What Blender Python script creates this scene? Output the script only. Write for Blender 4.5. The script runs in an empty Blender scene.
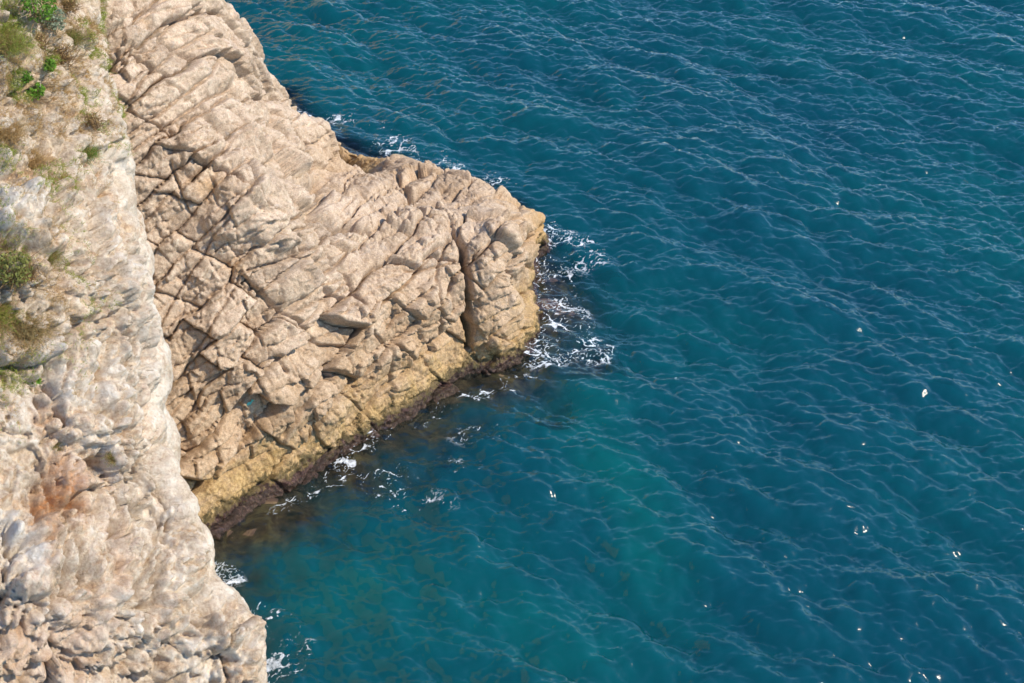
import bpy, math, random
import numpy as np
R = math.radians
C = bpy.context.scene.collection
rng = np.random.default_rng(7)
random.seed(7)

# ------------------------------------------------------------------ camera
CAM = np.array([0.0, 0.0, 30.0]); PITCH = R(38.0); F = 1422.2
FWD = np.array([0, math.cos(PITCH), -math.sin(PITCH)])
RGT = np.array([1.0, 0, 0]); UP = np.array([0, math.sin(PITCH), math.cos(PITCH)])
cd = bpy.data.cameras.new('camera'); cam = bpy.data.objects.new('camera', cd); C.objects.link(cam)
cam.location = CAM; cam.rotation_euler = (math.pi/2 - PITCH, 0, 0)
cd.lens = 50; cd.sensor_width = 36; cd.clip_end = 8000
cd.dof.use_dof = True; cd.dof.focus_distance = 46; cd.dof.aperture_fstop = 2.2
bpy.context.scene.camera = cam

def ray(px, py):
    return FWD + RGT*((px-512)/F) + UP*((341.5-py)/F)
def at_z(px, py, z):
    d = ray(px, py); return CAM + d*((z-CAM[2])/d[2])
def at_d(px, py, dep):
    return CAM + ray(px, py)*dep
def project(P):
    q = P - CAM; dz = q@FWD
    return 512 + F*(q@RGT)/dz, 341.5 - F*(q@UP)/dz, dz

# ------------------------------------------------------------------ noise
def _h(i, seed):
    i = (i.astype(np.uint64) + np.uint64(seed*0x9E3779B1 & 0xffffffff)) & np.uint64(0xffffffff)
    i = ((i ^ (i >> np.uint64(16))) * np.uint64(0x45d9f3b)) & np.uint64(0xffffffff)
    i = ((i ^ (i >> np.uint64(16))) * np.uint64(0x45d9f3b)) & np.uint64(0xffffffff)
    return i ^ (i >> np.uint64(16))
def hash3(x, y, z, seed):
    n = (x*73856093) ^ (y*19349663) ^ (z*83492791)
    return _h((n & 0xffffffff), seed)
def r01(h): return (h & np.uint64(0xffffff)).astype(np.float64)/16777216.0
def vnoise(P, seed=0):
    """gradient-like smooth noise in -1..1 on (N,3)"""
    i = np.floor(P).astype(np.int64); f = P - i
    u = f*f*f*(f*(f*6-15)+10)
    out = np.zeros(len(P))
    for dx in (0, 1):
        wx = u[:, 0] if dx else 1-u[:, 0]
        for dy in (0, 1):
            wy = u[:, 1] if dy else 1-u[:, 1]
            for dz in (0, 1):
                wz = u[:, 2] if dz else 1-u[:, 2]
                h = hash3(i[:, 0]+dx, i[:, 1]+dy, i[:, 2]+dz, seed)
                g = (h & np.uint64(15)).astype(np.int64)
                a = f[:, 0]-dx; b = f[:, 1]-dy; c = f[:, 2]-dz
                p = np.where(g < 8, a, b); q = np.where(g < 4, b, np.where((g == 12) | (g == 14), a, c))
                v = np.where(g & 1, -p, p) + np.where(g & 2, -q, q)
                out += wx*wy*wz*v
    return out
def fbm(P, seed=0, oct=4, gain=.5, lac=2.03):
    o = 0; a = 1
    for k in range(oct):
        o = o + a*vnoise(P*lac**k + k*17.3, seed+k); a *= gain
    return o
def ridged(P, seed=0, oct=4, gain=.5):
    o = 0; a = 1
    for k in range(oct):
        o = o + a*(1-2*np.abs(vnoise(P*2.07**k + k*11.1, seed+k))); a *= gain
    return o
def voro(u, v, seed=0, jit=.85):
    """2D voronoi: edge distance, cell random (3), offset to the cell centre"""
    iu = np.floor(u).astype(np.int64); iv = np.floor(v).astype(np.int64)
    n = len(u); f1 = np.full(n, 9e9); du1 = np.zeros(n); dv1 = np.zeros(n); id1 = np.zeros(n, np.uint64)
    cs = []
    for a in (-1, 0, 1):
        for b in (-1, 0, 1):
            h = hash3(iu+a, iv+b, iu*0, seed)
            cu = iu+a+.5+jit*(r01(h)-.5); cv = iv+b+.5+jit*(r01(_h(h, 5))-.5)
            du = u-cu; dv = v-cv; d = du*du+dv*dv; cs.append((du, dv, d))
            m = d < f1
            f1 = np.where(m, d, f1); du1 = np.where(m, du, du1); dv1 = np.where(m, dv, dv1); id1 = np.where(m, h, id1)
    e = np.full(n, 9e9)
    for du, dv, d in cs:
        sep = np.hypot(du-du1, dv-dv1)
        q = np.where(sep > 1e-6, (d-f1)/(2*np.maximum(sep, 1e-6)), 9e9)
        e = np.minimum(e, q)
    return e, r01(_h(id1, 1)), r01(_h(id1, 2)), r01(_h(id1, 3)), du1, dv1
def sstep(a, b, x):
    t = np.clip((x-a)/(b-a), 0, 1); return t*t*(3-2*t)

# ------------------------------------------------------------------ mesh helpers
def tag(o, label=None, cat=None, group=None, kind=None):
    for k, v in (('label', label), ('category', cat), ('group', group), ('kind', kind)):
        if v: o[k] = v
def mesh_obj(name, verts, faces, mat, parent=None, smooth=True, attrs=None, fsize=4):
    me = bpy.data.meshes.new(name)
    verts = np.asarray(verts, np.float32); faces = np.asarray(faces, np.int32)
    me.vertices.add(len(verts)); me.vertices.foreach_set('co', verts.ravel())
    me.loops.add(faces.size); me.loops.foreach_set('vertex_index', faces.ravel())
    me.polygons.add(len(faces))
    me.polygons.foreach_set('loop_start', np.arange(0, faces.size, fsize, dtype=np.int32))
    me.polygons.foreach_set('loop_total', np.full(len(faces), fsize, np.int32))
    me.polygons.foreach_set('use_smooth', np.full(len(faces), smooth))
    for k, a in (attrs or {}).items():
        at = me.attributes.new(k, 'FLOAT', 'POINT'); at.data.foreach_set('value', np.asarray(a, np.float32))
    me.update(calc_edges=True); me.validate()
    if mat: me.materials.append(mat)
    o = bpy.data.objects.new(name, me); C.objects.link(o)
    if parent: o.parent = parent
    return o
def grid_faces(nu, nv):
    i = np.arange(nu*nv).reshape(nv, nu)
    return np.stack([i[:-1, :-1], i[:-1, 1:], i[1:, 1:], i[1:, :-1]], -1).reshape(-1, 4)
def tps_fit(X, y, lam=1e-3):
    n = len(X); d = np.linalg.norm(X[:, None]-X[None], axis=2)
    K = np.where(d > 0, d*d*np.log(np.maximum(d, 1e-9)), 0) + lam*np.eye(n)
    P = np.c_[np.ones(n), X]; A = np.zeros((n+3, n+3)); A[:n, :n] = K; A[:n, n:] = P; A[n:, :n] = P.T
    return X, np.linalg.solve(A, np.r_[y, 0, 0, 0])
def tps_eval(m, Q):
    X, w = m; out = np.empty(len(Q))
    for s in range(0, len(Q), 40000):
        q = Q[s:s+40000]; d2 = ((q[:, None]-X[None])**2).sum(2)
        out[s:s+40000] = (.5*d2*np.log(np.maximum(d2, 1e-12)))@w[:-3] + w[-3] + q@w[-2:]
    return out
class Sheet:
    """a thin-plate surface over a tilted base plane"""
    def __init__(s, n, origin, pts, lam=1e-3):
        s.n = np.array(n, float); s.n /= np.linalg.norm(s.n)
        s.u = np.cross([0, 0, 1.0], s.n); s.u /= np.linalg.norm(s.u); s.v = np.cross(s.n, s.u)
        s.o = np.array(origin, float); P = np.array(pts)-s.o
        s.m = tps_fit(np.c_[P@s.u, P@s.v], P@s.n, lam)
    def build(s, u0, u1, v0, v1, st):
        us = np.arange(u0, u1, st); vs = np.arange(v0, v1, st); s.nu, s.nv = len(us), len(vs)
        # coarse evaluation and smooth upsampling are not needed: evaluate at every 4th node, cubic between
        U, V = np.meshgrid(us, vs)
        s.U, s.V = U.ravel(), V.ravel()
        H = tps_eval(s.m, np.c_[s.U, s.V])
        P = s.o + s.U[:, None]*s.u + s.V[:, None]*s.v + H[:, None]*s.n
        G = P.reshape(s.nv, s.nu, 3)
        N = np.cross(np.gradient(G, axis=1), np.gradient(G, axis=0)).reshape(-1, 3)
        N /= np.linalg.norm(N, axis=1)[:, None]; s.P, s.N = P, N
        return P, N

# ------------------------------------------------------------------ materials
class NT:
    def __init__(s, name):
        s.m = bpy.data.materials.new(name); s.m.use_nodes = True; s.t = s.m.node_tree; s.t.nodes.clear()
    def n(s, typ, **kw):
        nd = s.t.nodes.new(typ)
        for k, v in kw.items():
            if k.startswith('_'): nd.inputs[int(k[1:])].default_value = v
            else: setattr(nd, k, v)
        return nd
    def l(s, a, b): s.t.links.new(a, b)
    def noise(s, vec, scale, detail=4, rough=.55, dist=0.0):
        nd = s.n('ShaderNodeTexNoise'); nd.inputs['Scale'].default_value = scale; nd.inputs['Detail'].default_value = detail
        nd.inputs['Roughness'].default_value = rough; nd.inputs['Distortion'].default_value = dist
        s.l(vec, nd.inputs['Vector']); return nd.outputs['Fac']
    def ramp(s, fac, stops, interp='LINEAR'):
        nd = s.n('ShaderNodeValToRGB'); cr = nd.color_ramp; cr.interpolation = interp
        while len(cr.elements) < len(stops): cr.elements.new(.5)
        for e, (p, c) in zip(cr.elements, stops):
            e.position = p; e.color = (c, c, c, 1) if isinstance(c, (int, float)) else (*c, 1)
        s.l(fac, nd.inputs[0]); return nd.outputs[0]
    def math(s, op, a, b=None, clamp=False):
        nd = s.n('ShaderNodeMath', operation=op, use_clamp=clamp)
        for i, x in enumerate((a, b)):
            if x is None: continue
            if isinstance(x, (int, float)): nd.inputs[i].default_value = x
            else: s.l(x, nd.inputs[i])
        return nd.outputs[0]
    def mix(s, fac, a, b, typ='MIX'):
        nd = s.n('ShaderNodeMix', data_type='RGBA', blend_type=typ)
        for i, x in ((0, fac), (6, a), (7, b)):
            if isinstance(x, (int, float)): nd.inputs[i].default_value = x
            elif isinstance(x, tuple): nd.inputs[i].default_value = (*x, 1)
            else: s.l(x, nd.inputs[i])
        return nd.outputs[2]
    def attr(s, name): return s.n('ShaderNodeAttribute', attribute_name=name).outputs['Fac']
    def mr(s, v, a, b, c=0.0, d=1.0):
        nd = s.n('ShaderNodeMapRange'); s.l(v, nd.inputs[0])
        for i, x in enumerate((a, b, c, d)): nd.inputs[i+1].default_value = x
        return nd.outputs[0]
    def out(s, sh):
        o = s.n('ShaderNodeOutputMaterial'); s.l(sh, o.inputs[0]); return s.m

def rock_material(name, near=False):
    t = NT(name); geo = t.n('ShaderNodeNewGeometry'); pos = geo.outputs['Position']
    sep = t.n('ShaderNodeSeparateXYZ'); t.l(pos, sep.inputs[0]); z = sep.outputs[2]
    tone = t.attr('tone')
    big = t.noise(pos, .35, 4, .6, .4); mid = t.noise(pos, 1.7, 6, .65, .6); fine = t.noise(pos, 9, 6, .7)
    grain = t.noise(pos, 40, 3, .7)
    if not near:
        base = t.ramp(mid, [(.28, (.30, .205, .135)), (.43, (.44, .33, .235)), (.57, (.56, .445, .335)), (.72, (.70, .59, .465))])
        base = t.mix(t.math('MULTIPLY', t.mr(tone, 0, 1, -.2, .75), 1.0, True), base, (.60, .475, .365))
        base = t.mix(t.mr(tone, .35, 0, 0, .55), base, (.36, .29, .235))
        base = t.mix(1.0, base, (1.04, 1.01, .955), 'MULTIPLY')
        gy = t.mr(t.noise(pos, 2.6, 5, .7, .9), .58, .70, 0, .65)
        base = t.mix(gy, base, (.36, .325, .29))
        ru = t.mr(t.noise(pos, 1.1, 6, .7, 1.5), .62, .72, 0, .55)
        base = t.mix(ru, base, (.50, .29, .14))
        base = t.mix(t.math('MULTIPLY', t.attr('stain'), t.mr(t.noise(pos, 2.2, 5, .7), .35, .6, .35, 1)), base, (.50, .28, .09))
        # golden weathering towards the splash zone, with the lower face's weaker light painted in
        zz = t.math('ADD', z, t.mr(big, .3, .7, 1.6, -1.6))
        base = t.mix(t.mr(zz, 6.0, .6, 0, .85), base, t.mix(.6, base, (.42, .25, .10)))
        z2 = t.math('ADD', z, t.mr(t.noise(pos, .9, 7, .75, .6), .3, .7, 1.1, -1.1))
        base = t.mix(t.mr(z2, 1.7, .2, 0, .75), base, t.ramp(fine, [(.3, (.22, .135, .045)), (.5, (.44, .28, .095)), (.7, (.56, .40, .18))]))
        z3 = t.math('ADD', z, t.mr(t.noise(pos, 2.4, 7, .8, .6), .3, .7, .4, -.4))
        base = t.mix(t.mr(z3, .42, .3, 0, .85), base, t.ramp(mid, [(.4, (.045, .04, .015)), (.6, (.13, .09, .03))]))
        base = t.mix(t.mr(z3, .14, .02, 0, 1), base, t.ramp(fine, [(.35, (.025, .014, .010)), (.55, (.075, .038, .030)), (.7, (.16, .095, .07))]))
    else:
        base = t.ramp(mid, [(.28, (.40, .29, .19)), (.42, (.59, .47, .34)), (.56, (.72, .61, .475)), (.72, (.82, .74, .62))])
        base = t.mix(t.mr(tone, .3, 0, 0, .5), base, (.50, .40, .30))
        gy = t.mr(t.noise(pos, 2.1, 6, .7, .9), .58, .68, 0, .45)
        base = t.mix(gy, base, (.40, .36, .31))
        # ochre and rust seeps
        ru = t.mr(t.noise(pos, .8, 6, .7, 1.3), .50, .64, 0, .6)
        base = t.mix(ru, base, t.ramp(fine, [(.35, (.42, .21, .08)), (.6, (.68, .46, .26))]))
        st = t.attr('stain'); base = t.mix(t.math('MULTIPLY', st, t.mr(fine, .3, .6, .4, 1)), base, (.44, .19, .065))
        base = t.mix(t.attr('pale'), base, (.76, .70, .60))
        # lichen and dry soil on the vegetated shoulder
        so = t.math('MULTIPLY', t.attr('soil'), t.mr(t.noise(pos, 2.2, 7, .75, .5), .42, .6, 0, .85))
        base = t.mix(so, base, t.ramp(fine, [(.35, (.27, .17, .08)), (.65, (.52, .37, .2))]))
        zz = t.math('ADD', z, t.mr(big, .3, .7, 2, -2))
        base = t.mix(t.mr(zz, 7.5, 3, 0, .6), base, (.45, .32, .17))
    base = t.mix(t.mr(fine, .35, .25, 0, .35), base, (.22, .155, .1))
    sp = t.noise(pos, 22, 3, .7)
    base = t.mix(t.mr(t.noise(pos, 6.5, 5, .75, .5), .57, .66, 0, .55 if near else .5), base, (.25, .17, .10) if not near else (.34, .235, .14))
    base = t.mix(.3 if near else .5, base, t.ramp(sp, [(.3, .2), (.5, .5), (.7, .75)]), 'OVERLAY')
    base = t.mix(.45, base, t.ramp(fine, [(.3, .25), (.5, .5), (.7, .72)]), 'OVERLAY')
    b = t.n('ShaderNodeBsdfPrincipled'); t.l(base, b.inputs['Base Color'])
    if near: b.inputs['Roughness'].default_value = .9
    else: t.l(t.mr(z, .15, .7, .35, .88), b.inputs['Roughness'])
    b.inputs['Specular IOR Level'].default_value = .3
    h = t.math('ADD', t.math('MULTIPLY', t.noise(pos, 7, 8, .75), 1.0), t.math('MULTIPLY', t.noise(pos, 25, 4, .7), .4))
    bp = t.n('ShaderNodeBump'); bp.inputs['Strength'].default_value = .9; bp.inputs['Distance'].default_value = .09 if near else .07
    t.l(h, bp.inputs['Height']); t.l(bp.outputs[0], b.inputs['Normal'])
    return t.out(b.outputs[0])

def seabed_material():
    t = NT('seabed_rock'); pos = t.n('ShaderNodeNewGeometry').outputs['Position']
    c = t.ramp(t.noise(pos, 1.3, 6, .7, .8), [(.36, (.015, .010, .008)), (.5, (.09, .045, .03)), (.62, (.20, .12, .06)), (.75, (.09, .035, .035))])
    b = t.n('ShaderNodeBsdfPrincipled'); t.l(c, b.inputs['Base Color']); b.inputs['Roughness'].default_value = .9
    return t.out(b.outputs[0])

def sea_material():
    t = NT('sea_surface'); pos = t.n('ShaderNodeNewGeometry').outputs['Position']
    tr = t.n('ShaderNodeBsdfTransparent'); tr.inputs[0].default_value = (.93, .98, .98, 1)
    gl = t.n('ShaderNodeBsdfGlossy'); gl.inputs['Roughness'].default_value = .12; gl.inputs[0].default_value = (1, 1, 1, 1)
    bp = t.n('ShaderNodeBump'); bp.inputs['Strength'].default_value = 1; bp.inputs['Distance'].default_value = .005
    mp = t.n('ShaderNodeMapping'); mp.inputs['Rotation'].default_value = (0, 0, R(30)); mp.inputs['Scale'].default_value = (.6, 1.4, 1)
    t.l(pos, mp.inputs[0])
    t.l(t.math('ADD', t.noise(mp.outputs[0], 5, 3, .6, .3), t.math('MULTIPLY', t.attr('far'), t.math('MULTIPLY', t.noise(mp.outputs[0], .9, 6, .6, .3), 7))), bp.inputs['Height'])
    t.l(bp.outputs[0], gl.inputs['Normal'])
    fr = t.n('ShaderNodeFresnel'); t.l(t.mr(t.n('ShaderNodeNewGeometry').outputs['Backfacing'], 0, 1, 1.42, 1/1.42), fr.inputs['IOR']); t.l(bp.outputs[0], fr.inputs['Normal'])
    m = t.n('ShaderNodeMixShader'); t.l(fr.outputs[0], m.inputs[0]); t.l(tr.outputs[0], m.inputs[1]); t.l(gl.outputs[0], m.inputs[2])
    return t.out(m.outputs[0])
def water_body_material():
    """the scattering depth of the water: turbid teal, clear over the shallow ledge"""
    t = NT('sea_depth'); pos = t.n('ShaderNodeNewGeometry').outputs['Position']
    big = t.noise(pos, .07, 3, .5, .3); mid = t.noise(pos, .5, 3, .5)
    col = t.ramp(big, [(.3, (.0002, .046, .068)), (.5, (.0003, .058, .074)), (.7, (.0004, .072, .080))])
    col = t.mix(t.attr('shoal'), col, (.0006, .14, .115))
    col = t.mix(t.mr(mid, .4, .7, 0, .3), col, (.0002, .046, .064))
    dif = t.n('ShaderNodeBsdfDiffuse'); t.l(col, dif.inputs[0])
    va = t.n('ShaderNodeVectorMath', operation='ADD'); t.l(t.n('ShaderNodeNewGeometry').outputs['Normal'], va.inputs[0]); va.inputs[1].default_value = (0, 0, .6)
    vn = t.n('ShaderNodeVectorMath', operation='NORMALIZE'); t.l(va.outputs[0], vn.inputs[0]); t.l(vn.outputs[0], dif.inputs['Normal'])
    tr = t.n('ShaderNodeBsdfTransparent'); tr.inputs[0].default_value = (.55, .62, .58, 1)
    m = t.n('ShaderNodeMixShader'); t.l(t.attr('clear'), m.inputs[0]); t.l(dif.outputs[0], m.inputs[1]); t.l(tr.outputs[0], m.inputs[2])
    return t.out(m.outputs[0])

def foam_material():
    t = NT('foam'); pos = t.n('ShaderNodeNewGeometry').outputs['Position']
    b = t.n('ShaderNodeBsdfDiffuse'); b.inputs[0].default_value = (.72, .76, .78, 1); tr = t.n('ShaderNodeBsdfTransparent')
    m = t.n('ShaderNodeMixShader'); t.l(t.math('SUBTRACT', 1, t.math('MULTIPLY', t.attr('dens'), t.mr(t.noise(pos, 9, 4, .7), .35, .58, .35, .95)), True), m.inputs[0]); t.l(b.outputs[0], m.inputs[1]); t.l(tr.outputs[0], m.inputs[2])
    return t.out(m.outputs[0])

def leaf_material(name, c0, c1):
    t = NT(name); pos = t.n('ShaderNodeNewGeometry').outputs['Position']
    c = t.ramp(t.noise(pos, 12, 3, .6), [(.3, c0), (.7, c1)])
    d = t.n('ShaderNodeBsdfDiffuse'); t.l(c, d.inputs[0]); r = t.n('ShaderNodeBsdfTranslucent'); t.l(c, r.inputs[0])
    m = t.n('ShaderNodeMixShader'); m.inputs[0].default_value = .35; t.l(d.outputs[0], m.inputs[1]); t.l(r.outputs[0], m.inputs[2])
    return t.out(m.outputs[0])

# ------------------------------------------------------------------ headland
FOOT = [(170, 556), (190, 541), (205, 531), (230, 512), (262, 490), (295, 473), (325, 456), (350, 440), (385, 425), (415, 405), (440, 388), (465, 372), (495, 364), (520, 352), (534, 330), (536, 300), (533, 275), (538, 250), (543, 234)]
H = []
for p in FOOT: H.append(at_z(*p, 0))
for i, p in enumerate(FOOT):                        # the face carries on under water
    q = at_z(*p, 0)
    d = np.array([.66, -.75, 0]) if i < 13 else np.array([.95, .1 if i > 15 else -.3, 0])
    H.append(q + d*.55 + [0, 0, -1.0]); H.append(q + d*2.0 + [0, 0, -3.2])
for p in [(200, 480, 1.25), (190, 440, 2.3), (180, 350, 4.6), (170, 300, 5.8), (165, 250, 7.0), (160, 150, 9.5), (160, 80, 11), (150, 0, 12.4),
          (225, 485, .8), (240, 430, 2.1), (260, 400, 2.9), (265, 330, 4.8), (265, 270, 6.2), (260, 200, 7.9), (235, 130, 8.9), (215, 60, 9.9),
          (300, 445, .75), (330, 410, 1.6), (330, 350, 3.1), (330, 290, 4.4), (335, 235, 5.0), (330, 190, 4.3), (300, 150, 5.3), (335, 165, 2.7), (318, 165, 4.0), (352, 172, 2.4), (340, 178, 3.4), (320, 145, 3.2), (270, 110, 7.0),
          (385, 395, .9), (400, 360, 1.7), (400, 300, 3.3), (400, 250, 4.2), (385, 200, 3.9), (370, 175, 2.6),
          (450, 350, .9), (455, 300, 2.5), (450, 240, 3.9), (440, 205, 3.6),
          (500, 340, .7), (500, 290, 2.4), (500, 240, 3.7), (490, 215, 3.5), (520, 300, 1.4), (522, 250, 2.4),
          (222, 0, 10.6), (243, 27, 9.4), (262, 50, 8.2), (275, 88, 6.4), (290, 112, 4.8), (312, 130, 3.2), (338, 148, 1.6), (348, 151, 1.1), (358, 155, 1.0), (370, 158, 1.0), (405, 166, 1.1), (440, 176, 1.5), (480, 188, 1.9), (515, 204, 1.9), (536, 222, 1.2)]:
    H.append(at_z(*p))
for p, dy1, z1, dy2, z2 in [((222, -3, 10.4), 2, 8, 6, -1), ((262, 46, 8.2), 2, 5.5, 5, -1), ((290, 108, 4.8), 1.5, 2.5, 3.5, -1), ((338, 144, 1.6), 1.2, -.2, 2.5, -1.5), ((405, 162, 1.1), .9, -.4, 2.2, -2), ((440, 172, 1.5), 1.0, -.4, 2.2, -2),
                            ((480, 184, 1.9), 1.2, -.2, 2.4, -2), ((515, 200, 1.9), 1.2, -.2, 2.4, -2), ((540, 218, 1.0), .9, -.8, 2, -2.4)]:
    q = at_z(*p); H.append(q*[1, 1, 0]+[.15, dy1, z1]); H.append(q*[1, 1, 0]+[.35, dy2, z2])
for p in [(-18, 36, 14), (-24, 34, 18), (-19, 44, 13.5), (-24, 50, 12), (-19, 52, 4), (-17, 29, 8), (-13.5, 27.5, 3), (-22, 27, 12), (-26, 42, 18), (-13, 47, 9), (-11, 51, 0)]:
    H.append(np.array(p, float))
hs = Sheet((.38, -.50, .78), (-6, 40, 5), H, 2e-2)
P, N = hs.build(-14.5, 15.0, -13.5, 14.5, .031)
px, py, dep = project(P)
front = ((P-CAM)*N).sum(1) < 0
# joint sets: one runs up to the right across the face, the other down to the right
Q1 = at_z(230, 400, 3.2); Q2 = at_z(330, 300, 4.3); Q3 = at_z(300, 430, 1.2)
dA = Q2-Q1; eA = np.array([dA@hs.u, dA@hs.v]); eA /= np.linalg.norm(eA)
eB = np.array([-eA[1], eA[0]])
w = .22*np.c_[fbm(P*.55, 3, 3), fbm(P*.55, 33, 3)] + .045*np.c_[fbm(P*2.2, 5, 3), fbm(P*2.2, 35, 3)]
ca = hs.U*eA[0] + hs.V*eA[1] + w[:, 0]; cb = hs.U*eB[0] + hs.V*eB[1] + w[:, 1]
cb2 = cb + .25*ca
def blocks(a, b, sa, sb, seed, off, tilt, cd_, cw, rd, rw):
    e, r1, r2, r3, du, dv = voro(a/sa, b/sb, seed); e = e*min(sa, sb)
    h = off*(2*r1-1) + tilt*((r2-.5)*du*sa + (r3-.5)*dv*sb)*2
    h -= cd_*np.exp(-(e/cw)**2) + rd*np.exp(-e/rw)
    return h, r1, e
def ashlar(a, b, sa, sb, seed, off, tilt, dr, dc, cw, rd, rw, skew=.2):
    """long parallel joints with staggered cross joints"""
    def hh(k, j, q): return r01(hash3(k, j, k*0+q, seed))
    k = np.floor(b/sb).astype(np.int64); z0 = k*0
    bd = lambda k: (k + .55*(hh(k, z0, 1)-.5))*sb
    k = np.where(b < bd(k), k-1, k); k = np.where(b >= bd(k+1), k+1, k)
    lo, hi = bd(k), bd(k+1); eb = np.minimum(b-lo, hi-b)
    slen = sa*(.6+.9*hh(k, z0, 2)); aa = a + hh(k, z0, 3)*sa*3 + (skew+.5*(hh(k, z0, 4)-.5))*b
    j = np.floor(aa/slen).astype(np.int64); ad = lambda j: (j + .6*(hh(k, j, 5)-.5))*slen
    j = np.where(aa < ad(j), j-1, j); j = np.where(aa >= ad(j+1), j+1, j)
    l2, h2 = ad(j), ad(j+1); ea = np.minimum(aa-l2, h2-aa)
    r1, r2, r3 = hh(k, j, 6), hh(k, j, 7), hh(k, j, 8)
    h = off*(2*r1-1) + off*.6*(2*hh(k, z0, 9)-1) + tilt*2*((r2-.5)*(aa-(l2+h2)/2) + (r3-.5)*(b-(lo+hi)/2))
    e = np.minimum(ea, eb)
    h -= dr*(.4+.9*hh(k, z0, 10))*np.exp(-(eb/cw)**2) + dc*np.exp(-(ea/(cw*.8))**2) + rd*np.exp(-e/rw)
    return h, r1, e
m1 = sstep(-.5, .5, fbm(P*.5, 71, 2)); m2 = sstep(-.35, .45, fbm(P*.9, 81, 2)); m3 = sstep(-.3, .3, fbm(P*1.3, 91, 2))
hL, rL, eL = ashlar(ca, cb, 1.9, 1.0, 1, .14, .36, .36, .24, .04, .07, .09, .5)
hM, rM, eM = ashlar(ca, cb2, .8, .50, 2, .05, .40, .10, .08, .03, .03, .05, -.3)
hS, rS, eS = blocks(ca+.3*cb, cb2, .36, .25, 3, .026, .42, .035, .018, .010, .02)
hT, rT, eT = blocks(cb, ca, .17, .12, 4, .009, .35, .006, .012, .004, .01)
low = .4+.6*sstep(.2, 2.0, P[:, 2])
st = sstep(.2, .65, N@hs.n)
h = low*(hL*(.5+.5*st) + hM*(.25+.9*m1)*st + hS*(.2+.9*m2)*st + hT*(.4+.9*m3)*st)
h += .14*fbm(P*.45, 11, 3) + .042*fbm(P*2.6, 12, 6, .66) + .022*(.4+m2)*ridged(P*5.5, 13, 3, .6)
def hb(x, y, rx, ry): return np.exp(-((px-x)/rx)**2-((py-y)/ry)**2)
h *= 1 - .5*hb(515, 208, 55, 24) - .6*hb(335, 128, 40, 30) - .35*hb(185, 280, 55, 110)
def polydist(pl):
    d = np.full(len(P), 9e9)
    xs = [p[0] for p in pl]; ys = [p[1] for p in pl]
    idx = np.nonzero(front & (px > min(xs)-40) & (px < max(xs)+40) & (py > min(ys)-40) & (py < max(ys)+40))[0]
    X, Y = px[idx]+wx[idx], py[idx]+wy[idx]; dd = np.full(len(idx), 9e9); sd = np.zeros(len(idx))
    for (x0, y0), (x1, y1) in zip(pl[:-1], pl[1:]):
        vx, vy = x1-x0, y1-y0; L = vx*vx+vy*vy
        t_ = np.clip(((X-x0)*vx+(Y-y0)*vy)/L, 0, 1)
        q = np.hypot(X-x0-t_*vx, Y-y0-t_*vy); s_ = np.sign((X-x0)*vy-(Y-y0)*vx)
        m = q < dd; dd = np.where(m, q, dd); sd = np.where(m, s_, sd)
    return idx, dd*dep[idx]/F, sd
wx = 1.8*fbm(P*1.4, 55, 3); wy = 1.8*fbm(P*1.4, 56, 3)
# (trace, depth, width, step): step raises the upper-left side of the joint
CR = [([(113, 146), (120, 141), (176, 103), (205, 79), (223, 44)], .26, .05, .03), ([(129, 154), (150, 140), (176, 120), (205, 100), (232, 88)], .25, .05, .05),
      ([(113, 70), (135, 48), (158, 48), (172, 28), (190, 8)], .26, .06, -.05), ([(122, 110), (146, 76), (164, 62), (205, 32)], .22, .05, 0),
      ([(139, 229), (167, 197), (190, 181)], .28, .05, .04), ([(193, 181), (226, 148)], .9, .06, .22),
      ([(158, 328), (184, 282), (207, 250), (215, 236), (231, 217)], .28, .05, .04), ([(175, 367), (187, 364), (207, 335), (222, 308), (237, 285), (241, 272)], .26, .05, .04),
      ([(158, 399), (184, 376)], .25, .05, .04), ([(247, 271), (281, 263), (310, 250)], .28, .05, .10), ([(243, 276), (262, 292), (286, 311), (300, 323), (327, 344), (351, 347)], .28, .05, -.06),
      ([(281, 434), (304, 405), (327, 379), (333, 362)], .32, .045, .08), ([(351, 396), (374, 379)], .2, .05, .05), ([(389, 326), (404, 309), (429, 288)], .32, .05, .10),
      ([(301, 326), (330, 297), (339, 288)], .25, .05, .03), ([(190, 437), (213, 408), (237, 396)], .2, .05, .04), ([(200, 493), (220, 470), (247, 447)], .25, .06, .04),
      ([(452, 230), (463, 247), (467, 277), (468, 303), (471, 350)], 1.2, .10, 0), ([(408, 270), (430, 268), (455, 262)], .2, .05, .05),
      ([(317, 188), (318, 212)], .65, .20, 0), ([(323, 247), (332, 258), (348, 282), (360, 305)], .25, .06, 0),
       ([(398, 178), (418, 212), (432, 228), (450, 230)], .35, .09, 0),
      ([(240, 350), (245, 370), (252, 372)], .25, .09, .0), ([(262, 366), (280, 356), (286, 372)], .25, .07, 0), ([(240, 150), (252, 186)], .35, .09, 0),
      ([(498, 275), (518, 262), (530, 270)], .2, .05, .08), ([(170, 160), (190, 215)], .2, .05, 0), ([(345, 345), (352, 372), (364, 400)], .15, .05, 0),
      ([(104, 12), (150, 8), (188, -10)], .2, .06, 0), ([(220, 190), (262, 212), (300, 240)], .18, .05, 0), ([(290, 232), (320, 222), (345, 228), (372, 218)], .25, .06, .06),
      ([(440, 330), (432, 296), (440, 262), (448, 240)], .2, .05, 0), ([(370, 330), (390, 350), (395, 380)], .16, .05, 0), ([(160, 430), (188, 396)], .2, .05, 0)]
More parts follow.
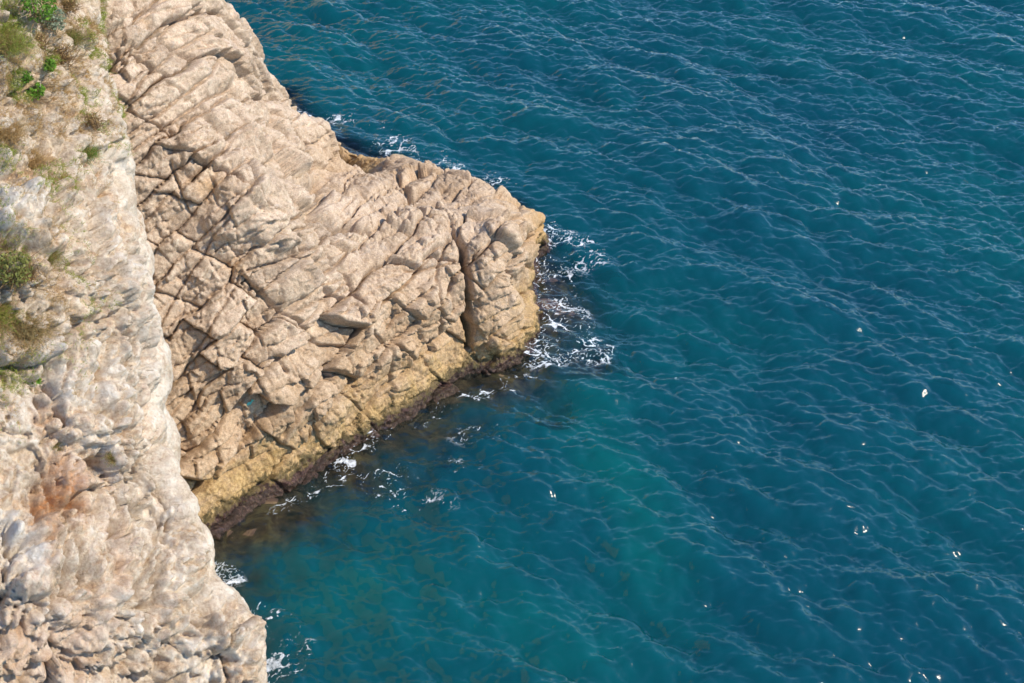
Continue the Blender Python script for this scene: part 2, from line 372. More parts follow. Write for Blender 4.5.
for pl, dpt, wd, step in CR:
    idx, dd, sd = polydist(pl)
    # fade the surrounding random blocks so the traced joint reads as one line
    h[idx] -= (.95 if pl[0][1] < 170 or pl[0][0] > 240 else .5)*dpt*np.exp(-(dd/(wd*.8))**2) + .12*dpt*np.exp(-dd/.10)
    if step: h[idx] += step*np.where(sd < 0, 1, -.4)*np.exp(-dd/.5)
# rounded boulders traced from the photograph: px, py, rx, ry, height
for bx, by, rx, ry, hh, rot in [(372, 203, 36, 24, .2, .2), (500, 250, 30, 36, .35, .3), (498, 318, 26, 40, .30, 0), (428, 305, 22, 26, .25, .3), (196, 150, 22, 30, .30, -.3), (238, 180, 26, 30, .3, .2), (232, 222, 30, 20, .2, 0),
                           (425, 220, 30, 18, .25, .2), (275, 232, 26, 20, .22, 0), (230, 312, 22, 30, .2, .4), (300, 285, 26, 28, .22, .4), (212, 68, 26, 22, .2, 0), (300, 160, 30, 20, .2, .4), (380, 270, 40, 24, .15, .4),
                           (330, 395, 34, 28, .15, -.4), (268, 408, 34, 30, .18, -.3), (215, 440, 26, 30, .15, 0), (524, 225, 18, 14, .3, 0), (529, 322, 12, 20, .3, 0)]:
    X = px-bx+wx; Y = py-by+wy; c, s = math.cos(rot), math.sin(rot)
    q = ((X*c+Y*s)/rx)**2 + ((-X*s+Y*c)/ry)**2
    m = front & (q < 1.6)
    h[m] += hh*.9*(1-sstep(.35, 1.15, q[m]))
# the crevice zone near the splash line is pitted
sp = sstep(1.6, .2, P[:, 2])
h += sp*(.05*ridged(P*3.5, 21, 3) - .03)
P2 = P + N*h[:, None] + sp[:, None]*np.c_[vnoise(P*2.5, 31), vnoise(P*2.5, 32), vnoise(P*2.5, 33)]*.04
HP, HN, HPX, HPY, HF = P2, N, px, py, front
tone = np.clip(.5*rL + .35*rM + .15*rS + .12*fbm(P*1.2, 61, 2), 0, 1)
mrock = rock_material('headland_limestone'); mnear = rock_material('cliff_limestone', True)
ho = mesh_obj('rocky_headland', P2, grid_faces(hs.nu, hs.nv), mrock, attrs={'tone': tone, 'stain': np.clip(.9*hb(536, 228, 16, 26) + .7*hb(530, 330, 12, 24) + .5*hb(366, 156, 30, 8) + .5*hb(208, 186, 16, 14) + .35*hb(238, 268, 12, 12), 0, 1)})
tag(ho, 'fractured beige limestone headland sloping down to a blunt tip in the sea', 'headland', kind='structure')

# ------------------------------------------------------------------ near cliff
K = []
edge = [(98, -30, 33), (101, 10, 33), (112, 60, 32.5), (118, 110, 32), (126, 160, 31.6), (138, 210, 31.2), (152, 262, 30.8), (158, 310, 30.5), (166, 360, 30.3), (164, 395, 30.1), (176, 440, 30), (184, 480, 29.8), (188, 512, 29.6), (203, 545, 29.6), (207, 572, 29.5), (226, 590, 29.8), (248, 612, 29.8), (262, 640, 29.5), (268, 683, 29.2), (272, 740, 29), (285, 820, 28.5), (300, 900, 28)]
for x, y, d in edge:
    K.append(at_d(x, y, d)); K.append(at_d(x-10, y, d-.9)); K.append(at_d(x-8, y-3, d+1.6)); K.append(at_d(x-60, y-20, d+6))
for p in [(0, 0, 28), (50, 0, 29.8), (0, 170, 27.2), (60, 170, 28.6), (95, 170, 29.9), (0, 340, 26.5), (60, 340, 27.5), (120, 340, 28.8), (0, 510, 25.9), (60, 510, 26.7), (120, 510, 27.8), (155, 510, 28.5),
          (0, 683, 25.3), (60, 683, 26.0), (130, 683, 26.9), (200, 683, 27.8), (0, 850, 24.8), (120, 850, 26), (220, 850, 27.3), (-250, 0, 26), (-250, 340, 24.5), (-250, 683, 23.5), (-250, 900, 23), (0, -200, 30), (60, -200, 32.5), (-250, -200, 28),
          (30, 250, 26.9), (75, 430, 27.2), (30, 600, 25.3), (20, 450, 26.6), (110, 620, 26.4), (170, 600, 27.6)]:
    K.append(at_d(*p))
ks = Sheet((.66, -.50, .50), (-7.5, 22.5, 13), K, 3e-2)
P, N = ks.build(-13.0, 12.0, -13.5, 12.5, .030)
px, py, dep = project(P)
q = P*[1, 1, 1.0]
wv = .25*np.c_[fbm(P*.9, 103, 3), fbm(P*.9, 104, 3)]
a = ks.U + wv[:, 0]; b = ks.V + wv[:, 1]
A_, B_ = a*.8+b*.6, -a*.6+b*.8
c1, k1, e1 = blocks(A_, B_, 1.7, .95, 21, .18, .4, .22, .07, .10, .14)
c2, k2, e2 = blocks(A_, B_, .60, .36, 22, .085, .6, .13, .045, .04, .05)
c3, k3, e3 = blocks(a, b, .22, .16, 23, .034, .7, .03, .022, .015, .02)
n1 = sstep(-.4, .4, fbm(P*.7, 141, 2)); n2 = sstep(-.3, .4, fbm(P*1.1, 151, 2))
bil = lambda sc_, sd: np.sqrt(np.abs(vnoise(P*sc_+np.c_[wv, wv[:, :1]], sd))+.02)*1.6-.7
h = .34*fbm(P*.42, 111, 3) + c1*(.35+.8*n1) + c2*(.3+.9*n2) + c3*(.3+.8*n1)
h += .30*bil(1.0, 117) + .15*bil(2.4, 118)*(.5+n2) + .035*bil(5.5, 119)
h += .045*fbm(P*2.6, 112, 5, .5) - .24*sstep(.28, .42, vnoise(P*1.9, 114)) - .15*sstep(.25, .36, vnoise(P*4.4, 115)) - .06*sstep(.2, .35, vnoise(P*9.0, 116))
front = ((P-CAM)*N).sum(1) < 0
for bx, by, rx, ry, hh, rot in [(14, 208, 34, 34, .45, .3), (20, 560, 40, 60, .45, .9), (70, 350, 30, 46, .2, .5), (232, 620, 30, 40, .25, .8), (150, 600, 46, 50, .25, .3), (120, 430, 50, 40, .15, 0), (40, 240, 20, 12, .3, .5)]:
    X = px-bx; Y = py-by; c, s = math.cos(rot), math.sin(rot)
    qq = ((X*c+Y*s)/rx)**2 + ((-X*s+Y*c)/ry)**2; m = front & (qq < 1.6)
    h[m] += hh*(1-sstep(.2, 1.3, qq[m]))
h *= np.where(dep > 33, .6, 1)*(.35+.65*sstep(.35, .8, N@ks.n))
fc = -((P-CAM)/np.linalg.norm(P-CAM, axis=1)[:, None]*N).sum(1)
lowf = .34*fbm(P*.42, 111, 3) + .30*bil(1.0, 117); h = lowf*.9 + (h-lowf)*(.25+.75*sstep(.15, .62, np.abs(fc)))
P2 = P + N*h[:, None]
KX_, KY_ = px, py
def blob(x, y, rx, ry, rot=0):
    X = px-x; Y = py-y; c, s = math.cos(rot), math.sin(rot)
    return np.exp(-(((X*c+Y*s)/rx)**2+((-X*s+Y*c)/ry)**2))
sx, sy = KX_ + 22*fbm(P*1.1, 161, 4), KY_ + 22*fbm(P*1.1, 162, 4); px, py = sx, sy
stain = np.clip(.75*blob(66, 495, 20, 30, .3) + .5*blob(45, 530, 14, 60, .3) + .45*blob(30, 640, 40, 60) + .4*blob(50, 410, 14, 22) + .4*blob(115, 560, 12, 60, -.1) + .3*blob(85, 640, 30, 40), 0, 1)
pale = np.clip(.8*blob(18, 560, 16, 60, -.5) + .6*blob(12, 200, 26, 20) + .6*blob(70, 385, 30, 26) + .4*blob(150, 340, 20, 90), 0, .85)
soil = np.clip(sstep(150, 60, px + .12*py)*sstep(230, 80, py) + .7*blob(20, 300, 45, 70), 0, 1)
ko = mesh_obj('sea_cliff', P2, grid_faces(ks.nu, ks.nv), mnear, attrs={'tone': np.clip(.4*k1+.4*k2+.2*k3, 0, 1), 'stain': stain, 'pale': pale, 'soil': soil})
tag(ko, 'pale cream rubbly cliff with ochre stains and dry tufts above the sea', 'cliff', kind='structure')
KP, KPX, KPY, KN, KD, KF = P2, KX_, KY_, N, dep, front

# ------------------------------------------------------------------ the rest of the coast, seen in the water's reflections
uu = np.linspace(0, 1, 260); vv = np.linspace(0, 1, 90)
U, V = np.meshgrid(uu, vv); U = U.ravel(); V = V.ravel()
xs = np.interp(U, [0, .25, .5, .8, 1], [-60, -38, -30, -20, -10]); ys = np.interp(U, [0, .25, .5, .8, 1], [40, 60, 78, 96, 104])
P = np.c_[xs - V*9, ys + V*7, -2 + V*(26+6*np.sin(U*9))]
hh = 2.5*fbm(P*.12, 201, 4) + .8*ridged(P*.45, 202, 4)
P = P + np.c_[.6*hh, -.7*hh, .2*hh]
tn = np.clip(.5+.4*fbm(P*.4, 203, 3), 0, 1)
mo = mesh_obj('mainland_cliff', P, grid_faces(260, 90), mrock, attrs={'tone': tn})
tag(mo, 'beige mainland cliff closing the bay behind the headland', 'cliff', kind='structure')

# ------------------------------------------------------------------ shoreline distance
def signed_shore(X, Y):
    """distance to the water line of headland and cliff"""
    pl = [at_z(x, y, 0)[:2] for x, y in FOOT] + [at_z(515, 196, 0)[:2], at_z(480, 181, 0)[:2], at_z(440, 170, 0)[:2], at_z(405, 161, 0)[:2], at_z(360, 148, 0)[:2], at_z(325, 128, 0)[:2], at_z(285, 90, 0)[:2], np.array([-18, 60.])]
    pl = [np.array([-10.5, 18.]), np.array([-9.6, 24.5])] + pl
    d = np.full(len(X), 9e9)
    for p0, p1 in zip(pl[:-1], pl[1:]):
        v = p1-p0; t_ = np.clip(((X-p0[0])*v[0]+(Y-p0[1])*v[1])/(v@v), 0, 1)
        d = np.minimum(d, np.hypot(X-p0[0]-t_*v[0], Y-p0[1]-t_*v[1]))
    return d
def bed_depth(X, Y):
    P3 = np.c_[X, Y, X*0]; d = signed_shore(X, Y)
    n = fbm(P3*.45, 301, 4, .55)
    return np.clip(.12 + .22*d*(1+.5*n) + .13*d*d*(.7+.5*n) + .35*n + 1.3*d*sstep(42.5, 45.5, Y), .05, 14), d
# seabed
us = np.arange(-26, 34, .16); vs = np.arange(12, 78, .16); U, V = np.meshgrid(us, vs); U = U.ravel(); V = V.ravel()
bd, _ = bed_depth(U, V)
P3 = np.c_[U, V, U*0]
zb = -bd - .12*ridged(P3*1.3, 305, 4)*np.exp(-bd/2) - .15
so = mesh_obj('seabed', np.c_[U, V, zb], grid_faces(len(us), len(vs)), seabed_material())
tag(so, 'brown weed covered rock ledge under the water', 'seabed', kind='structure')

# ------------------------------------------------------------------ sea: spectral waves
NN, LL = 1024, 66.0
def ocean(NN, LL, lo, hi, power, wind, spread, seed):
    r = np.random.default_rng(seed)
    k = 2*np.pi*np.fft.fftfreq(NN, LL/NN); KX, KY = np.meshgrid(k, k); kk = np.hypot(KX, KY); kk[0, 0] = 1
    cosw = (KX*math.cos(wind)+KY*math.sin(wind))/kk
    S = kk**-power*np.exp(-(lo/kk)**2)*np.exp(-(kk/hi)**2)*(.07+np.abs(cosw)**spread)
    S[0, 0] = 0
    A = np.sqrt(S)*(r.normal(size=(NN, NN))+1j*r.normal(size=(NN, NN)))
    return KX, KY, kk, A
def fields(KX, KY, kk, A):
    h = np.fft.ifft2(A).real
    return h, np.fft.ifft2(-1j*KX/kk*A).real, np.fft.ifft2(-1j*KY/kk*A).real
def norm(A, KX, kk, slope):
    s = np.sqrt((np.fft.ifft2(1j*kk*A).real**2).mean()*1.0); return A*(slope/s)
W = R(58)
KX, KY, kk, A1 = ocean(NN, LL, 1.2, 9, 3.1, W, 5.0, 5); A1 = norm(A1, KX, kk, .30)
_, _, _, A2 = ocean(NN, LL, 7.0, 40, 3.0, W+.3, 3.2, 6); A2 = norm(A2, KX, kk, .52)
_, _, _, A3 = ocean(NN, LL, .35, 1.5, 4, W-.35, 4.0, 8); A3 = norm(A3, KX, kk, .06)
A = A1+A2+A3
wh, wdx, wdy = fields(KX, KY, kk, A)
CH = .4; LEAN = .30; print('WAVE std', wh.std(), wh.min())
X0, Y0 = -31.0, 14.0
def sample(F_, X, Y):
    gx = ((X-X0)/LL*NN) % NN; gy = ((Y-Y0)/LL*NN) % NN
    ix = np.floor(gx).astype(int); iy = np.floor(gy).astype(int); fx = gx-ix; fy = gy-iy; ix1 = (ix+1) % NN; iy1 = (iy+1) % NN; ix %= NN; iy %= NN
    return (F_[iy, ix]*(1-fx)+F_[iy, ix1]*fx)*(1-fy) + (F_[iy1, ix]*(1-fx)+F_[iy1, ix1]*fx)*fy
g = np.arange(NN+1)*LL/NN
GX, GY = np.meshgrid(X0+g, Y0+g)
i = np.arange(NN+1) % NN
def T(F_): return F_[np.ix_(i, i)].ravel()
GX = GX.ravel(); GY = GY.ravel()
rim = np.minimum(np.minimum(GX-X0, X0+LL-GX), np.minimum(GY-Y0, Y0+LL-GY)); rim = sstep(0, 1.0, rim)
bd, sh = bed_depth(GX, GY)
calm = .55+.45*sstep(.2, 4, sh)
amp = rim*calm
VX = GX + CH*T(wdx)*amp; VY = GY + CH*T(wdy)*amp; VZ = T(wh)*amp; VY = VY + LEAN*VZ; VX = VX + .4*LEAN*VZ
clear = np.exp(-(bd/1.05)**2)*.97
def pxblob(x, y, rx, ry, rot=0):
    PX, PY, _ = project(np.c_[GX, GY, GX*0]); X = PX-x; Y = PY-y; c, s = math.cos(rot), math.sin(rot)
    return np.exp(-(((X*c+Y*s)/rx)**2+((-X*s+Y*c)/ry)**2))
nz = .5+.5*fbm(np.c_[GX, GY, GX*0]*.35, 401, 4)
shoal = .8*np.clip((.75*pxblob(650, 520, 40, 80, -.5) + .35*pxblob(560, 640, 120, 60) + .3*pxblob(380, 590, 150, 50) + .35*pxblob(590, 420, 50, 60) + .3*pxblob(300, 20, 120, 60))*(.35+.9*nz), 0, 1)
sea_attrs = {'clear': clear, 'shoal': shoal, 'far': GX*0}
# outer sea: rings of quads out to the horizon, welded in the same mesh
nv0 = len(GX); faces = [grid_faces(NN+1, NN+1)]
verts = [np.c_[VX, VY, VZ]]
cx, cy = X0+LL/2, Y0+LL/2
sq = []
n_s = 64
t_ = np.linspace(-1, 1, n_s+1)[:-1]
sq = np.array([(a_, -1) for a_ in t_]+[(1, a_) for a_ in t_]+[(-a_, 1) for a_ in t_]+[(-1, -a_) for a_ in t_])
rings = [LL/2-.02, 45, 70, 120, 250, 600, 1500, 5000]
for r_ in rings: verts.append(np.c_[cx+sq[:, 0]*r_, cy+sq[:, 1]*r_, np.zeros(len(sq))])
m_ = len(sq); f = []
for k_ in range(len(rings)-1):
    a_ = nv0+k_*m_+np.arange(m_); b_ = nv0+k_*m_+(np.arange(m_)+1) % m_
    f.append(np.c_[a_, a_+m_, b_+m_, b_])
faces += f
ext = len(rings)*m_
sea_attrs = {'clear': np.r_[clear, np.zeros(ext)], 'shoal': np.r_[shoal, np.zeros(ext)], 'far': np.r_[GX*0, np.r_[np.zeros(m_), np.ones(ext-m_)]]}
sea = mesh_obj('sea', np.vstack(verts), np.vstack(faces), sea_material(), attrs=sea_attrs)
tag(sea, 'deep teal rippled sea', 'sea', kind='structure')

st_ = 2; ii = np.arange(0, NN+1, st_); bi = (ii[:, None]*(NN+1)+ii[None]).ravel(); nb = len(ii)
bv = np.c_[VX[bi], VY[bi], VZ[bi]-.28]; rr = [LL/2, 400, 5000]
bw = [bv] + [np.c_[cx+sq[:, 0]*r_, cy+sq[:, 1]*r_, np.full(m_, -.28)] for r_ in rr]
bf = [grid_faces(nb, nb)]
for k_ in range(len(rr)-1):
    a_ = nb*nb+k_*m_+np.arange(m_); b_ = nb*nb+k_*m_+(np.arange(m_)+1) % m_; bf.append(np.c_[a_, a_+m_, b_+m_, b_])
wb = mesh_obj('water_depth', np.vstack(bw), np.vstack(bf), water_body_material(), parent=sea, attrs={'clear': np.r_[clear[bi], np.zeros(3*m_)], 'shoal': np.r_[shoal[bi], np.zeros(3*m_)]})

# ------------------------------------------------------------------ foam
FV, FF, FD = [], [], []
def foam_patch(blobs, st, thr, seed, lace=.5):
    global FV, FF
    pts = np.array([at_z(x, y, 0) for x, y, *_ in blobs]); 
    x0, y0 = pts[:, 0].min()-3, pts[:, 1].min()-4; x1, y1 = pts[:, 0].max()+3, pts[:, 1].max()+4
    us = np.arange(x0, x1, st); vs = np.arange(y0, y1, st); U, V = np.meshgrid(us, vs); nu, nv = len(us), len(vs); U = U.ravel(); V = V.ravel()
    PX, PY, _ = project(np.c_[U, V, U*0]); den = np.zeros(len(U))
    for x, y, rx, ry, rot, s_ in blobs:
        X = PX-x; Y = PY-y; c, s = math.cos(rot), math.sin(rot)
        den = np.maximum(den, s_*np.exp(-(((X*c+Y*s)/rx)**2+((-X*s+Y*c)/ry)**2)))
    P3 = np.c_[U, V, U*0+seed]; wq = .25*np.c_[fbm(P3*1.1, 501, 3), fbm(P3*1.1, 502, 3), U*0]
    n1 = np.abs(vnoise((P3+wq)*1.6, 511+seed)); n2 = np.abs(vnoise((P3+wq)*4.2, 512+seed)); sp_ = vnoise(P3*13, 513+seed); pt = fbm(P3*.9, 514+seed, 3)
    rag = .05*vnoise(P3*9, 516) + .05*vnoise(P3*19, 515)
    gate = sstep(thr, thr+.45, .8*pt + 1.1*den)
    mg = np.maximum(.055*gate-n1, .05*gate-n2) - rag*.8; sk_ = (sp_ + .5*pt > .62 - .25*gate) & (gate > .25)
    dn = np.clip(np.maximum(mg/.035+.35, sk_*.55), 0, 1)*sstep(.1, .3, den)
    ok = (dn > .02) & (den > .1)
    _ = ((n1+rag < .055*gate) | (n2+rag < .05*gate) | ((sp_ + .5*pt > .62 - .25*gate) & (gate > .25))) & (den > .1)
    okg = ok.reshape(nv, nu); fm = okg[:-1, :-1] & okg[1:, 1:] 
    faces = grid_faces(nu, nv)[fm.ravel()]
    used, inv = np.unique(faces, return_inverse=True)
    u, v = U[used], V[used]; am = .55+.45*sstep(.2, 4, signed_shore(u, v))
    xx, yy = u + CH*sample(wdx, u, v)*am, v + CH*sample(wdy, u, v)*am
    zz = sample(wh, u, v)*am + .012; yy = yy + LEAN*zz; xx = xx + .4*LEAN*zz
    base = sum(len(a_) for a_ in FV)
    FD.append(dn[used]); FV.append(np.c_[xx, yy, zz]); FF.append(inv.reshape(-1, 4)+base)
foam_patch([(548, 262, 26, 40, 0, .8), (575, 250, 26, 18, .3, .75), (560, 320, 26, 30, 0, .85), (585, 345, 26, 14, .3, .9), (545, 350, 26, 18, 0, .8), (600, 258, 20, 8, .2, .6)], .018, .22, 1)
foam_patch([(360, 452, 36, 10, -.6, .85), (385, 480, 30, 16, 0, .6), (410, 500, 44, 12, .2, .5), (450, 470, 40, 14, 0, .3), (330, 480, 30, 12, -.5, .5), (300, 500, 40, 10, -.5, .4), (450, 410, 50, 10, -.4, .5), (520, 385, 30, 12, 0, .45), (480, 440, 40, 12, 0, .35)], .018, .28, 2)
foam_patch([(350, 122, 50, 14, .2, .5), (320, 112, 30, 6, 0, .55), (400, 150, 40, 14, .4, .7), (440, 160, 34, 10, .3, .6), (490, 175, 34, 8, .3, .5)], .022, .38, 3)
foam_patch([(225, 575, 20, 10, .3, .6), (275, 620, 26, 16, .4, .6), (285, 665, 24, 20, 0, .7), (300, 650, 20, 16, 0, .4)], .018, .26, 4)
fo = mesh_obj('sea_foam', np.vstack(FV), np.vstack(FF), foam_material(), attrs={'dens': np.concatenate(FD)})
tag(fo, 'white lacy foam washing round the foot of the rocks', 'foam', kind='stuff')

# ------------------------------------------------------------------ plants on the cliff
MATS = {'straw': leaf_material('grass_straw', (.26, .20, .08), (.46, .37, .18)), 'yellowgreen': leaf_material('grass_green', (.20, .25, .04), (.42, .46, .11)), 'green': leaf_material('leaf_green', (.07, .18, .02), (.22, .38, .06)), 'olive': leaf_material('leaf_olive', (.15, .16, .04), (.34, .34, .11)),
        'dry': leaf_material('grass_dry', (.38, .24, .10), (.62, .44, .21)), 'grey': leaf_material('leaf_grey', (.22, .26, .16), (.42, .46, .32)), 'brown': leaf_material('twig_brown', (.20, .125, .06), (.40, .26, .13)),
        'yellow': leaf_material('flower_yellow', (.6, .5, .02), (.75, .62, .05))}
def cliff_point(x, y):
    m = KF & (np.abs(KPX-x) < 14) & (np.abs(KPY-y) < 14)
    idx = np.nonzero(m)[0]
    PX, PY, D = project(KP[idx]); k = np.argmin((PX-x)**2+(PY-y)**2)
    return KP[idx[k]], KN[idx[k]]
def blades(n, size, width, spread, rs, up, droop=.35):
    """thin curved blades growing from a tussock"""
    V_, F_ = [], []
    for _ in range(n):
        o = rs.normal(size=3)*spread*size; o -= up*(o@up)*.7
        d = up*1.0 + rs.normal(size=3)*.55; d /= np.linalg.norm(d); L = size*rs.uniform(.45, 1.0)
        s = np.cross(d, rs.normal(size=3)); s /= np.linalg.norm(s); b0 = len(V_)
        for k in range(4):
            t_ = k/3; c = o + d*L*t_ + np.array([0, 0, -1])*droop*L*t_*t_ ; wd = width*(1-t_*.85)
            V_ += [c-s*wd, c+s*wd]
        for k in range(3): F_.append((b0+2*k, b0+2*k+1, b0+2*k+3, b0+2*k+2))
    return V_, F_
def leaves(n, size, leaf, rs, up):
    V_, F_ = [], []
    for _ in range(n):
        c = rs.normal(size=3); c /= np.linalg.norm(c); c *= rs.uniform(.2, 1)**.5*size*.5; c += up*size*.35
        a_ = rs.normal(size=3); a_ /= np.linalg.norm(a_); b_ = np.cross(a_, rs.normal(size=3)); b_ /= np.linalg.norm(b_); l = leaf*rs.uniform(.6, 1.3)
        b0 = len(V_); V_ += [c-a_*l, c+b_*l*.5, c+a_*l, c-b_*l*.5]; F_.append((b0, b0+1, b0+2, b0+3))
    return V_, F_
G = 'wild plants rooted on the pale cliff'
def plant(name, label, cat, x, y, size, parts):
    size *= 1.3; p, n = cliff_point(x, y); rs = np.random.default_rng(int(x*1000+y)); up = n*.6+np.array([0, 0, .8]); up /= np.linalg.norm(up)
    e = bpy.data.objects.new(name, None); C.objects.link(e); e.location = p - n*.03; e.empty_display_size = .1
    tag(e, label, cat, G)
    for pn, mat, n_, kind, sz in parts:
        if kind == 'blade': V_, F_ = blades(int(n_*1.3), size*sz, .0045, .34, rs, up)
        elif kind == 'twig': V_, F_ = blades(n_, size*sz, .009, .22, rs, up, .1)
        elif kind == 'leaf': V_, F_ = leaves(int(n_*1.3), size*sz, .040, rs, up)
        else: V_, F_ = leaves(n_, size*sz, .022, rs, up)
        mesh_obj(pn, V_, F_, MATS[mat], e, smooth=False)
GR = lambda m, n=260: [('dead_blades', 'dry', n, 'blade', .9), ('blades', m, int(n*1.6), 'blade', 1)]
BU = lambda m, n=260: [('twigs', 'brown', 40, 'twig', .9), ('foliage_or_seed_heads', m, n, 'leaf', 1)]
plant('leafy_shrub', 'fresh green leafy shrub touching the top edge of the cliff', 'shrub', 36, 14, .55, BU('green', 420))
plant('leafy_shrub', 'small grey green shrub just below the topmost green shrub', 'shrub', 50, 26, .42, BU('grey', 360))
plant('leafy_plant', 'bright green leafy plant lowest of the green plants on the upper cliff', 'plant', 34, 98, .34, BU('green', 260))
plant('leafy_plant', 'bright green sprig beside the brown dry bush', 'plant', 48, 68, .24, BU('green', 150))
plant('leafy_plant', 'small bright green sprig between the two brighter green plants', 'plant', 26, 80, .20, BU('green', 120))
plant('grass_tuft', 'round dark olive tussock close to the gully at the top', 'grass tuft', 72, 36, .32, GR('olive', 420))
plant('grass_tuft', 'yellow green grass at the left edge near the top', 'grass tuft', 8, 42, .42, GR('yellowgreen', 420))
plant('dry_bush', 'large orange brown dry bush on the upper cliff', 'dry bush', 60, 58, .42, [('twigs', 'brown', 260, 'twig', 1), ('foliage_or_seed_heads', 'dry', 260, 'flower', .9)])  # the tan tips on each dry bush are its seed heads
plant('dry_bush', 'brown dry bush left of the large orange brown one', 'dry bush', 36, 48, .38, [('twigs', 'brown', 260, 'twig', 1), ('foliage_or_seed_heads', 'dry', 160, 'flower', .9)])
plant('dry_bush', 'rusty dry bush at the very top beside the white stones', 'dry bush', 68, 6, .34, [('twigs', 'brown', 200, 'twig', 1), ('foliage_or_seed_heads', 'dry', 200, 'flower', .9)])
plant('dry_bush', 'orange dry bush close above the small yellow green grass', 'dry bush', 92, 124, .3, [('twigs', 'brown', 160, 'twig', 1), ('foliage_or_seed_heads', 'dry', 200, 'flower', .9)])
plant('grass_tuft', 'small yellow green grass at the cliff edge by the gully', 'grass tuft', 88, 152, .25, GR('green', 200))
plant('grass_tuft', 'straw coloured tuft at the left edge above the big pale boulder', 'grass tuft', 8, 132, .34, GR('dry', 320))
plant('grass_tuft', 'straw coloured tuft just above the big pale boulder', 'grass tuft', 34, 160, .26, GR('dry', 260))
plant('grass_tuft', 'thin straw tuft halfway between the orange bush and the big pale boulder', 'grass tuft', 62, 182, .24, GR('dry', 220))
plant('flowering_shrub', 'bushy olive shrub with yellow flowers at the left edge', 'shrub', 12, 276, .55, [('twigs', 'brown', 160, 'twig', 1), ('foliage_or_seed_heads', 'olive', 520, 'leaf', 1), ('blossoms', 'yellow', 26, 'flower', .5)])
plant('dry_bush', 'rusty tips of a dry bush right of the yellow flowered shrub', 'dry bush', 32, 280, .32, [('twigs', 'brown', 200, 'twig', 1), ('foliage_or_seed_heads', 'dry', 160, 'flower', .9)])
plant('grass_tuft', 'straw brown tussock below the yellow flowered shrub', 'grass tuft', 30, 328, .40, GR('straw', 420))
plant('grass_tuft', 'yellow green grass hanging at the left edge under the yellow flowered shrub', 'grass tuft', 4, 312, .34, GR('yellowgreen', 360))
plant('grass_tuft', 'lowest straw brown tussock at the left edge of the cliff', 'grass tuft', 10, 368, .34, GR('straw', 360))
plant('leafy_plant', 'tiny green plant below the straw brown tussocks', 'plant', 37, 382, .13, BU('green', 80))
plant('grass_tuft', 'small olive tuft right of the big pale boulder', 'grass tuft', 50, 256, .24, GR('olive', 220))
plant('grass_tuft', 'small dark olive tuft above the orange stain', 'grass tuft', 58, 444, .15, GR('olive', 160))
plant('grass_tuft', 'tiny olive tuft alone on bare rock right of the orange stain', 'grass tuft', 112, 462, .14, GR('olive', 120))

# dry grass and litter between the plants
sel = np.nonzero(KF & (KPX > -30) & (KPX < 130) & (KPY > -30) & (KPY < 460))[0]
wgt = soil[sel]*sstep(-.15, .35, fbm(KP[sel]*1.3, 601, 3)) + .03*sstep(.2, .5, fbm(KP[sel]*1.1, 602, 2)); wgt /= wgt.sum()
rs = np.random.default_rng(3); V_, F_ = [], []
for i_ in rs.choice(sel, 5200, p=wgt):
    up = KN[i_]*.6+np.array([0, 0, .8]); up /= np.linalg.norm(up)
    a_, b_ = blades(7, rs.uniform(.07, .2), .005, .25, rs, up); b0 = len(V_)
    V_ += [v_+KP[i_] for v_ in a_]; F_ += [tuple(q_+b0 for q_ in f_) for f_ in b_]
dg = mesh_obj('dry_grass', V_, F_, MATS['dry'], smooth=False)
tag(dg, 'short straw coloured grass between the stones of the upper cliff', 'dry grass', kind='stuff')

wgt = soil[sel]*sstep(.1, .5, fbm(KP[sel]*.9, 605, 3)); wgt /= wgt.sum(); V_, F_ = [], []
for i_ in rs.choice(sel, 4500, p=wgt):
    up = KN[i_]*.6+np.array([0, 0, .8]); up /= np.linalg.norm(up)
    a_, b_ = blades(7, rs.uniform(.08, .2), .0055, .25, rs, up); b0 = len(V_)
    V_ += [v_+KP[i_] for v_ in a_]; F_ += [tuple(q_+b0 for q_ in f_) for f_ in b_]
dg = mesh_obj('green_grass', V_, F_, MATS['yellowgreen'], smooth=False)
tag(dg, 'short yellow green grass growing in the soil pockets of the upper cliff', 'grass', kind='stuff')

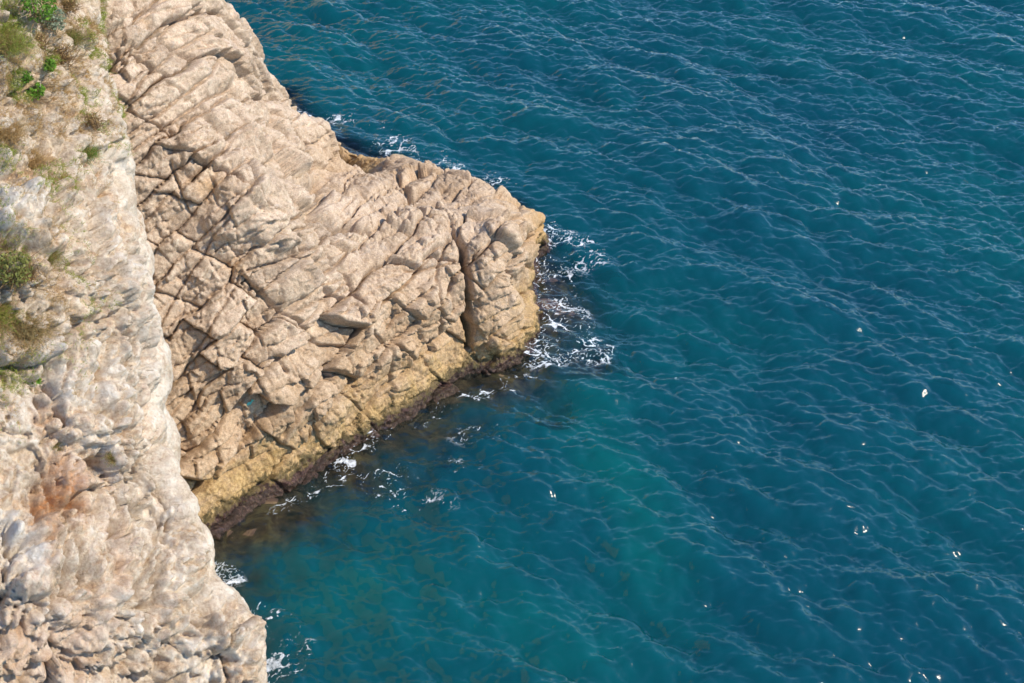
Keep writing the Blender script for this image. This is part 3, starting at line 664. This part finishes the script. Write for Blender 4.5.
# a scrap of turquoise plastic caught on the headland
i_ = np.argmin(np.hypot(HPX-252, HPY-408)+1e3*(~HF)); p_, n_ = HP[i_], HN[i_]
gx, gy = np.meshgrid(np.linspace(-1, 1, 12), np.linspace(-1, 1, 8)); gx = gx.ravel(); gy = gy.ravel()
t1 = np.cross(n_, [0, 0, 1]); t1 /= np.linalg.norm(t1); t2 = np.cross(n_, t1)
cr = np.sin(gx*5+gy*3)*.02+np.sin(gy*9-gx*4)*.012
wd_ = .75+.25*np.sin(gx*4)
PV = p_ + (gx*.13)[:, None]*(t1*.8+t2*.6) + (gy*.06*wd_)[:, None]*(t2*.8-t1*.6) + (cr+.06)[:, None]*n_
t = NT('plastic'); b = t.n('ShaderNodeBsdfPrincipled'); b.inputs['Base Color'].default_value = (.12, .52, .42, 1); b.inputs['Roughness'].default_value = .4
po = mesh_obj('plastic_scrap', PV, grid_faces(12, 8), t.out(b.outputs[0]))
so2 = po.modifiers.new('thickness', 'SOLIDIFY'); so2.thickness = .006
tag(po, 'small crumpled turquoise plastic scrap caught on the headland face', 'litter')

# ------------------------------------------------------------------ sky and sun
w_ = bpy.data.worlds.new('World'); bpy.context.scene.world = w_; w_.use_nodes = True
nt = w_.node_tree; bg = nt.nodes['Background']; sk = nt.nodes.new('ShaderNodeTexSky'); sk.sky_type = 'NISHITA'; sk.sun_disc = False
SD = np.array([.70, -.12, .68]); SD /= np.linalg.norm(SD)
el = math.asin(SD[2]); az = math.atan2(SD[0], SD[1])
sk.sun_elevation = el; sk.sun_rotation = az; sk.air_density = 1.0; sk.air_density = 1.25; sk.dust_density = 0.0; sk.ozone_density = 2.5
tint = nt.nodes.new('ShaderNodeMix'); tint.data_type = 'RGBA'; tint.blend_type = 'MULTIPLY'; tint.inputs[0].default_value = 1; tint.inputs[7].default_value = (.84, 1.04, 1.27, 1)
nt.links.new(sk.outputs[0], tint.inputs[6]); nt.links.new(tint.outputs[2], bg.inputs[0]); bg.inputs[1].default_value = .15
sl = bpy.data.lights.new('sun', 'SUN'); sl.energy = 4.0; sl.angle = R(.53); sl.color = (1, .89, .73)
so_ = bpy.data.objects.new('sun', sl); C.objects.link(so_)
from mathutils import Vector
so_.rotation_euler = Vector(SD).to_track_quat('Z', 'Y').to_euler(); so_.location = (20, 20, 60)
sc = bpy.context.scene
sc.view_settings.view_transform = 'Standard'; sc.view_settings.look = 'None'; sc.view_settings.exposure = .45; sc.view_settings.gamma = 1
sc.cycles.use_denoising = True; sc.cycles.denoising_prefilter = 'ACCURATE'; sc.cycles.sample_clamp_direct = 1.2; sc.cycles.sample_clamp_indirect = 2; sc.cycles.use_adaptive_sampling = False; sc.cycles.max_bounces = 5; sc.cycles.transparent_max_bounces = 8; sc.cycles.caustics_reflective = False
